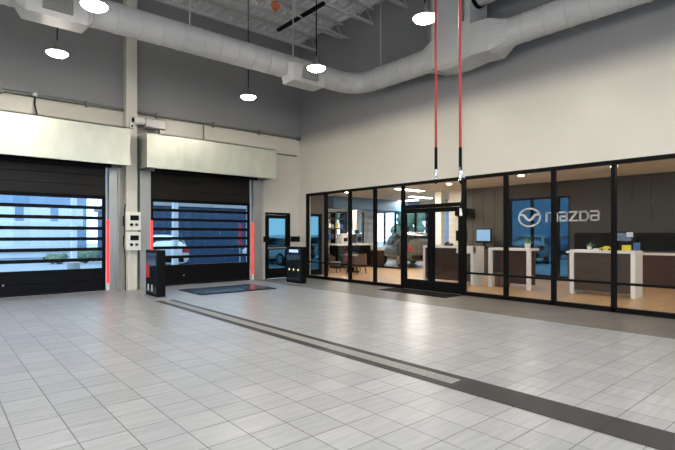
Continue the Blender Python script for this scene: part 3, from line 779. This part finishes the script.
# wall sign: winged oval emblem and lettering, silver, on stand-off pins
t = thing('wall_sign', (16.8, 7.5, 1.8), 'silver winged oval emblem with wide silver lettering before the blue window', 'sign')
cy, cz, ry, rz = 8.62, 2.20, 0.41, 0.33
m = MB(); N = 48
pts = [(16.82, cy + ry * math.cos(2 * PI * k / N), cz + rz * math.sin(2 * PI * k / N)) for k in range(N + 1)]
m.tube(pts, 0.034, 10, cap=False); m.build('emblem_ring', M['silver'], t, smooth=True)
def strip(poly, x0=16.795, x1=16.845):
    return MB().hexa([(x0, a, b) for a, b in poly], [(x1, a, b) for a, b in poly])
def wing(s):
    f = lambda a, b: (cy - s * a * .8, cz + b * .82)
    up = [f(-.0, -.10), f(.12, .0), f(.22, .12), f(.34, .17), f(.46, .16)]
    lo = [f(.44, .08), f(.33, .08), f(.26, .03), f(.17, -.10), f(.0, -.19)]
    m = MB()
    lo = lo[::-1]
    for i in range(4):
        m.hexa([(16.795, *up[i]), (16.795, *up[i + 1]), (16.795, *lo[i + 1]), (16.795, *lo[i])], [(16.845, *up[i]), (16.845, *up[i + 1]), (16.845, *lo[i + 1]), (16.845, *lo[i])])
    return m
wing(1).build('emblem_wing', M['silver'], t); wing(-1).build('emblem_wing', M['silver'], t)
H, T = 0.30, 0.058
def letter(y0, w, strokes):
    """Letter reads left to right toward -y. strokes: polylines in a unit box."""
    m = MB()
    def P(a, b): return (y0 - a * w, 2.05 + b * H)
    for st in strokes:
        for (a, b), (c, d) in zip(st, st[1:]):
            p, q = Vector(P(a, b)), Vector(P(c, d)); dv = (q - p).normalized(); nn = Vector((-dv.y, dv.x)) * T / 2
            p = p - dv * T / 2; q = q + dv * T / 2
            poly = [p + nn, q + nn, q - nn, p - nn]
            m.hexa([(16.80, v.x, v.y) for v in poly], [(16.845, v.x, v.y) for v in poly])
    m.build('letter', M['silver'], t)
A = [[(0, 1), (.85, 1), (1, .85), (1, 0), (0, 0), (0, .52), (1, .52)]]
y = 7.98
letter(y, .38, [[(0, 0), (0, 1), (.88, 1), (1, .85), (1, 0)], [(.5, 1), (.5, 0)]]); y -= .38 + .10
letter(y, .24, A); y -= .24 + .10
letter(y, .25, [[(0, 1), (1, 1), (0, 0), (1, 0)]]); y -= .25 + .10
letter(y, .25, [[(0, 0), (0, 1), (.7, 1), (1, .75), (1, .25), (.7, 0), (0, 0)]]); y -= .25 + .10
letter(y, .24, A)
m = MB()
for yy, zz in ((8.62, 2.53), (8.62, 1.87), (7.98, 2.07), (7.26, 2.07), (6.92, 2.07), (6.79, 2.07), (6.44, 2.07)): m.cyl((16.83, yy, zz), (WX + .01, yy, zz), .012, n=8)
m.build('standoff_pin', M['grey'], t)

# lounge and bar, further back
t = thing('bar_counter', (15.0, 16.6, 0), 'long dark bar counter with white top in the lounge', 'counter')
MB().box(14.2, 16.3, 16.45, 17.05, 0, 1.06).build('counter_body', M['black'], t)
MB().box(14.1, 16.38, 16.35, 17.1, 1.06, 1.14).build('countertop', M['white'], t, bevel=.006)
t = thing('shelf_unit', (17.9, 21.3, 0), 'dark tall shelf unit behind the bar counter', 'shelf')
SX = 17.35
m = MB()
for xx in (SX, SX + .72, SX + 1.44): m.box(xx, xx + .04, 21.2, 21.6, 0, 2.9)
m.build('upright', M['black'], t)
for z in (.1, .7, 1.3, 1.9, 2.5, 2.85): MB().box(SX, SX + 1.48, 21.2, 21.6, z, z + .05).build('shelf_board', M['walnut'], t)
cols = ['white', 'blueplastic', 'leather', 'paper', 'grey', 'yellow']
ordn = ['first', 'second', 'third', 'fourth', 'fifth', 'sixth']
for zi, z in enumerate((1.35, 1.95)):
    for k in range(6):
        xx = SX + .06 + k * .235; mt = cols[(k + zi * 2) % 6]; nmc = {'white': 'white', 'blueplastic': 'blue', 'leather': 'tan', 'paper': 'pale', 'grey': 'grey', 'yellow': 'yellow'}[mt]
        o = MB().box(xx, xx + .16, 21.25, 21.45, z, z + random.uniform(.22, .38)).build('display_carton', M[mt], bevel=.006)
        tag(o, f'{nmc} carton, {ordn[k]} from the left on the {"lower" if zi == 0 else "upper"} display shelf', 'box', 'cartons on the shelf unit')
def machine(nm, x, label, mt):
    t = thing(nm, (x, 16.8, 1.14), label, 'coffee machine')
    MB().box(x - .17, x + .17, 16.6, 16.98, 1.14, 1.62).build('machine_body', M[mt], t, bevel=.02)
    MB().box(x - .12, x + .12, 16.575, 16.61, 1.24, 1.42).build('dispenser', M['black'], t, bevel=.01)
    MB().cyl((x, 16.78, 1.62), (x, 16.78, 1.80), .11, n=18).build('hopper', M['darkglass'], t, smooth=True)
machine('coffee_machine', 14.8, 'white coffee machine at the left of the bar counter', 'white')
machine('coffee_machine', 15.7, 'silver coffee machine at the right of the bar counter', 'chrome')

def lounge_chair():
    t = thing('lounge_chair', (0, 0, 0), 'x', 'chair', 'lounge chairs before the bar counter')
    MB().box(-.32, .32, -.30, .30, .28, .44).build('seat', M['leather'], t, bevel=.05)
    m = MB(); n = 12; R1, R2 = .40, .31
    for k in range(n):
        a, b = PI * k / n, PI * (k + 1) / n
        pa = [(R1 * math.cos(a), R1 * math.sin(a)), (R1 * math.cos(b), R1 * math.sin(b)), (R2 * math.cos(b), R2 * math.sin(b)), (R2 * math.cos(a), R2 * math.sin(a))]
        ha = .62 + .20 * math.sin((a + b) / 2)
        m.hexa([(u, v, .30) for u, v in pa], [(u, v, ha) for u, v in pa])
    m.build('backrest', M['leather'], t)
    for sx in (-1, 1):
        for sy in (-1, 1): MB().cyl((sx * .25, sy * .22, .29), (sx * .30, sy * .27, 0), .022, .014).build('leg', M['black'], t, smooth=True)
    return t
l0 = lounge_chair(); l0.location = (12.65, 15.0, 0); l0.rotation_euler = (0, 0, 0.6)
l0['label'] = 'brown leather lounge chair leftmost by the dark low table'
for (x, y, a, lab) in ((13.95, 15.2, -0.5, 'brown leather lounge chair nearest the bar counter'), (12.8, 13.7, 3.3, 'brown leather lounge chair with its back to the storefront')):
    o = copy_tree(l0); o.location = (x, y, 0); o.rotation_euler = (0, 0, a); o['label'] = lab
t = thing('low_table', (13.35, 14.5, 0), 'dark square low table among the lounge chairs', 'table')
MB().box(12.95, 13.75, 14.1, 14.9, .66, .72).build('tabletop', M['walnut'], t, bevel=.01)
MB().cyl((13.35, 14.5, .03), (13.35, 14.5, .66), .05).build('pedestal', M['black'], t, smooth=True)
MB().cyl((13.35, 14.5, 0), (13.35, 14.5, .03), .28).build('base', M['black'], t, smooth=True)
t = thing('display_cabinet', (16.7, 16.5, 0), 'dark low cabinet with pale top standing between bar counter and car', 'cabinet')
MB().box(16.45, 17.0, 16.2, 16.8, 0, .80).build('cabinet_body', M['walnut'], t, bevel=.01)
MB().box(16.43, 17.02, 16.18, 16.82, .80, .98).build('countertop', M['white'], t, bevel=.01)

# white interior columns
for (x, y, lab) in ((16.9, 12.72, 'white square column behind the reception desk'), (18.6, 19.9, 'white square column beside the lounge windows')):
    t = tag(MB().box(x - .17, x + .17, y - .17, y + .17, 0, SC).build('interior_column', M['white'], bevel=.01), lab, 'column'); t['kind'] = 'structure'

# showroom ceiling lights
def panel_light(x, y, lx, ly, lab):
    t = thing('ceiling_light', (x, y, SC), lab, 'ceiling light', 'showroom ceiling lights')
    m = MB(); m.box(x - lx / 2 - .03, x + lx / 2 + .03, y - ly / 2 - .03, y + ly / 2 + .03, SC - .03, SC); m.build('fixture_frame', M['white'], t)
    MB().box(x - lx / 2, x + lx / 2, y - ly / 2, y + ly / 2, SC - .036, SC - .028).build('diffuser', M['troffer'], t)
panel_light(13.2, 10.6, .3, 1.5, 'lit ceiling strip seen through the glass above the double doors')
panel_light(15.2, 13.0, 1.5, .3, 'lit ceiling strip over the display cabinet')
panel_light(13.2, 15.4, 1.5, .3, 'lit ceiling strip over the bar counter')
panel_light(18.6, 15.2, 1.5, .3, 'lit ceiling strip over the showroom car')
panel_light(17.5, 19.8, 1.5, .3, 'lit ceiling strip near the lounge windows')
panel_light(19.8, 17.2, .3, 1.5, 'lit ceiling strip beyond the showroom car')
for k, (x, y, lab) in enumerate(((14.3, 7.6, 'small round downlight above the slim legged counter'), (14.3, 4.9, 'small round downlight above the walnut fronted counter'),
        (12.0, 6.2, 'small round downlight just inside the storefront, left of the sign'), (12.0, 3.2, 'small round downlight just inside the storefront by the wide counter end'), (14.3, 2.2, 'small round downlight at the right end of the showroom'),
        (14.6, 10.6, 'small round downlight behind the reception desk'), (12.0, 0.2, 'small round downlight beyond the right edge of view'), (14.3, -1.0, 'small round downlight over the far cabinet run'),
        (12.0, 11.5, 'small round downlight just inside the storefront, left of the double doors'), (12.0, -3.0, 'small round downlight at the near end of the showroom'))):
    t = thing('downlight', (x, y, SC), lab, 'ceiling light', 'showroom downlights')
    MB().lathe((x, y, SC), [(.11, -.012), (.125, 0), (.09, 0), (.085, -.012)], 24).build('bezel', M['white'], t, smooth=True)
    MB().cyl((x, y, SC - .010), (x, y, SC - .016), .085, n=24).build('lens', M['down'], t)

# ------------------------------------------------------------------ cars
def car(paint, label, L=4.5, Wd=0.93, roof=1.66, group=None, cat='car'):
    t = thing('parked_car', (0, 0, 0), label, cat, group)
    k = L / 4.5
    # x, bottom, belt, roof, half width at body, half width at roof
    S = [(-2.25, .50, .98, 1.02, .80, .60), (-2.18, .34, 1.02, 1.10, .90, .66), (-1.85, .30, 1.03, 1.52, .93, .64), (-1.2, .28, 1.02, roof, .93, .66),
         (-.2, .28, 1.0, roof + .02, .93, .67), (.45, .28, .98, roof - .05, .93, .65), (1.15, .28, .98, 1.06, .93, .72), (1.75, .30, .92, .96, .91, .70), (2.12, .32, .80, .84, .86, .62), (2.25, .42, .64, .68, .72, .50)]
    m = MB(); rings = []
    for x, zb, zt, zr, w, wr in S:
        x *= k; w *= Wd / .93; wr *= Wd / .93
        half = [(w * .82, zb), (w, zb + .14), (w, zb + (zt - zb) * .65), (w * .96, zt), (wr + (w * .96 - wr) * .2, zr - (zr - zt) * .12), (wr * .85, zr)]
        ring_ = [(x, 0, zb)] + [(x, a, b) for a, b in half] + [(x, 0, zr + .015)] + [(x, -a, b) for a, b in half[::-1]]
        rings.append([m.bm.verts.new(p) for p in ring_])
    n = len(rings[0])
    for a, b in zip(rings, rings[1:]):
        for i in range(n): m.bm.faces.new((a[i], a[(i + 1) % n], b[(i + 1) % n], b[i]))
    m.bm.faces.new(rings[0][::-1]); m.bm.faces.new(rings[-1])
    m.build('body', paint, t, smooth='all', subsurf=1)
    f = Wd / .93
    def panel(pts, th, nm, mt):
        pts = [Vector((p[0] * k, p[1] * f, p[2])) for p in pts]
        c = (pts[1] - pts[0]).cross(pts[2] - pts[0]).normalized() * th
        MB().hexa([p - c for p in pts], [p + c for p in pts]).build(nm, mt, t)
    for s in (-1, 1):
        panel([(-1.75, s * .915, 1.07), (-.35, s * .905, 1.06), (-.35, s * .775, roof - .14), (-1.55, s * .765, roof - .2)], .02, 'side_window', M['darkglass'])
        panel([(-.28, s * .905, 1.06), (.85, s * .900, 1.05), (.38, s * .775, roof - .2), (-.28, s * .775, roof - .14)], .02, 'side_window', M['darkglass'])
        panel([(-2.22, s * .55, .82), (-2.22, s * .85, .82), (-2.17, s * .86, 1.02), (-2.2, s * .55, 1.0)], .035, 'tail_lamp', M['taillight'])
        panel([(2.22, s * .45, .62), (2.14, s * .80, .66), (2.10, s * .80, .78), (2.19, s * .45, .72)], .035, 'head_lamp', M['lens'])
    panel([(-2.12, -.72, 1.08), (-2.12, .72, 1.08), (-1.83, .60, 1.50), (-1.83, -.60, 1.50)], .025, 'rear_window', M['darkglass'])
    panel([(1.12, -.74, 1.05), (1.12, .74, 1.05), (.52, .62, roof - .1), (.52, -.62, roof - .1)], .025, 'windscreen', M['darkglass'])
    panel([(-2.27, -.60, .42), (-2.27, .60, .42), (-2.26, .60, .60), (-2.26, -.60, .60)], .03, 'rear_bumper', M['black'])
    for sx in (-1.38, 1.38):
        for s in (-1, 1):
            c = Vector((sx * k, s * (Wd - .11), .34))
            w = MB().tube([c + Vector((0, -.115 * 1, 0)), c + Vector((0, -.09, 0)), c + Vector((0, .09, 0)), c + Vector((0, .115, 0))], [.30, .34, .34, .30], 24).build('wheel', M['tyre'], t, smooth=True)
            m = MB(); m.cyl(c + Vector((0, s * .10, 0)), c + Vector((0, s * .122, 0)), .215, n=20)
            for q_ in range(5):
                a = 2 * PI * q_ / 5; d = Vector((math.cos(a), 0, math.sin(a))); m.cyl(c + Vector((0, s * .128, 0)), c + Vector((0, s * .128, 0)) + d * .2, .03, .02, n=6)
            m.build('rim', M['alloy'], w, smooth=True)
    return t
c1 = car(M['carbeige'], 'champagne sport utility car parked inside the showroom', 4.6, .94, 1.70)
c1.location = (18.6, 16.1, 0); c1.rotation_euler = (0, 0, math.atan2(.87, .49))
def place(c, x, y, deg, z=-0.05): c.location = (x, y, z); c.rotation_euler = (0, 0, math.radians(deg)); return c

# ------------------------------------------------------------------ outside
struct(MB().box(-90, 90, -60, 110, -0.4, -0.21).build('ground', M['asphalt']))
m = MB(); m.box(-40, 70, D + .3, 70, -0.21, -0.05); m.box(WX + .2, 70, YR, D + .3, -0.21, -0.05)
m.box(-30, XL - .2, YR - 20, D + 20, -.21, -.05); m.box(XL - .2, W, YR - 20, YR - .2, -.21, -.05)
struct(m.build('ground_paving', M['asphalt']))
def office(nm, x0, x1, y, dep, h, wall, label, rows, ncol, win):
    t = thing(nm, ((x0 + x1) / 2, y, -.05), label, 'building')
    MB().box(x0, x1, y, y + dep, -.05, h).build('wall', wall, t)
    MB().box(x0 - .2, x1 + .2, y - .2, y + dep + .2, h, h + .35).build('parapet', M['grey'], t)
    for z0, z1 in rows:
        st = (x1 - x0) / ncol
        for k in range(ncol):
            a = x0 + k * st + st * .12; b = x0 + (k + 1) * st - st * .12
            f_ = MB().box(a, b, y - .06, y + .02, z0, z1).build('window', win, t)
    return t
office('office_building', -16, 8.6, 38, 8, 9.5, M['paleblue'], 'pale blue office building seen through the left roll-up door', [(2.2, 3.6), (5.0, 6.4)], 12, M['facade'])
office('warehouse', 8.6, 14.5, 25, 10, 3.1, M['bluemetal'], 'dark blue ribbed metal warehouse seen through the right roll-up door', [], 3, M['paleblue'])
t = thing('box_trailer', (2.8, 32, 0), 'long white trailer parked outside the left roll-up door', 'trailer')
MB().box(-1.5, 6.6, 32, 34.4, .55, 2.35).build('trailer_box', M['facade'], t, bevel=.03)
m = MB(); m.box(-1.4, 6.5, 32.1, 34.1, .25, .56); m.build('chassis', M['facade'], t)
for xx in (-.4, .5, 5.6):
    for yy in (32.15, 34.0): MB().cyl((xx, yy, .38), (xx, yy + .28, .38), .43, n=20).build('wheel', M['tyre'], t, smooth=True)
c2 = place(car(M['carwhite'], 'white car parked outside near the pale post', 4.4, .9, 1.6, 'cars parked outside'), 8.1, 22.3, 82)
def car_copy(paint, label, x, y, deg):
    c = copy_tree(c2); c['label'] = label
    for ch in c.children:
        if ch.name.startswith('body'):
            ch.data = ch.data.copy(); ch.data.materials.clear(); ch.data.materials.append(paint)
    return place(c, x, y, deg)
car_copy(M['carsilver'], 'silver car parked outside the showroom window, nearer the emblem', 27.0, 13.4, 15)
car_copy(M['carwhite'], 'white car parked outside the right part of the showroom window', 27.5, 10.2, 12)
car_copy(M['carblue'], 'blue car parked in the row behind the silver car', 33.0, 13.6, 10)
car_copy(M['carwhite'], 'white car parked outside beyond the narrow showroom door', 18.6, 24.8, 186)
car_copy(M['carwhite'], 'white car seen through the glass personnel door', 14.5, 22.0, 96)
def post(x, y, h, lab, mt='facade'):
    t = thing('lamp_post', (x, y, -.05), lab, 'lamp post')
    MB().cyl((x, y, -.05), (x, y, h), .14, .11, n=14).build('pole', M[mt], t, smooth=True)
    MB().cyl((x, y, -.05), (x, y, .3), .26, n=16).build('footing', M['grey'], t, smooth=True)
    MB().box(x - .5, x + .5, y - .12, y + .12, h, h + .14).build('lamp_head', M['grey'], t, bevel=.03)
post(7.66, 19.2, 6.5, 'pale lamp post outside the right roll-up door')
post(4.9, 24.0, 6.5, 'pale lamp post outside the left roll-up door')
t = thing('roadside_sign', (12.5, 22.5, 0), 'narrow red sign on a post outside the right roll-up door', 'sign')
MB().cyl((12.5, 22.5, -.05), (12.5, 22.5, 1.2), .04).build('post', M['grey'], t)
MB().box(12.42, 12.58, 22.45, 22.5, 1.0, 2.1).build('sign_board', M['redplastic'], t, bevel=.02)
def shrub(x, y, r, lab):
    t = thing('shrub', (x, y, -.05), lab, 'shrub', 'shrubs outside the left door')
    m = MB()
    for k in range(9): m.blob((x + random.uniform(-r, r) * .7, y + random.uniform(-r, r) * .5, r * random.uniform(.35, .7)), r * random.uniform(.35, .55), sub=2, rough=.18)
    m.build('foliage', M['shrub'], t)
    MB().cyl((x, y, -.06), (x, y, r * .5), .05).build('stem', M['leather'], t)
shrub(6.6, 29.5, .62, 'green shrub outside the left roll-up door, right one of two')
shrub(5.3, 29.8, .5, 'green shrub outside the left roll-up door, left one of two')
def tree(x, y, h, lab):
    t = thing('tree', (x, y, -.05), lab, 'tree', 'trees outside the showroom')
    MB().cyl((x, y, -.1), (x, y, h * .6), .16, .1).build('trunk', M['leather'], t, smooth=True)
    m = MB()
    for k in range(16): m.blob((x + random.uniform(-1, 1) * h * .24, y + random.uniform(-1, 1) * h * .24, h * random.uniform(.4, .9)), h * random.uniform(.11, .18), sub=2, rough=.22)
    m.build('crown', M['shrub'], t)
tree(33, 28.5, 4.5, 'green tree outside the far showroom windows, nearest the car')
tree(31, 33, 6, 'tall green tree outside the far showroom windows, left of the car')
office('car_park_block', 38, 44, 0, 30, 7, M['paleblue'], 'pale blue building beyond the cars outside the showroom window', [(1.5, 3.2)], 3, M['facade'])

# ------------------------------------------------------------------ light, camera, output
w = bpy.data.worlds.new('overcast_sky'); sc.world = w; w.use_nodes = True
nt = w.node_tree; bg = nt.nodes['Background']
tc = nt.nodes.new('ShaderNodeTexCoord'); sp = nt.nodes.new('ShaderNodeSeparateXYZ')
nt.links.new(tc.outputs['Generated'], sp.inputs[0])
cr = nt.nodes.new('ShaderNodeValToRGB')
cr.color_ramp.elements[0].position = 0.0; cr.color_ramp.elements[0].color = (0.62, 0.80, 1.0, 1)
cr.color_ramp.elements[1].position = 0.6; cr.color_ramp.elements[1].color = (0.52, 0.74, 1.0, 1)
nt.links.new(sp.outputs['Z'], cr.inputs['Fac']); nt.links.new(cr.outputs['Color'], bg.inputs['Color'])
bg.inputs['Strength'].default_value = 7.0

cam = bpy.data.cameras.new('camera'); co = bpy.data.objects.new('camera', cam); COL.objects.link(co)
co.location = (0, 0, 1.55); co.rotation_euler = (PI / 2, 0, math.radians(-40.74))
cam.sensor_width = 36; cam.lens = 472 / 675 * 36; cam.shift_y = 10 / 675; cam.clip_end = 300
sc.camera = co
vs = sc.view_settings
vs.view_transform = 'Standard'; vs.look = 'None'; vs.gamma = 1.0; vs.use_curve_mapping = False; vs.exposure = -0.3
cy_ = sc.cycles
cy_.use_denoising = True
cy_.max_bounces = 10; cy_.diffuse_bounces = 5; cy_.glossy_bounces = 4; cy_.transparent_max_bounces = 24
cy_.sample_clamp_indirect = 6.0; cy_.caustics_reflective = False; cy_.caustics_refractive = False
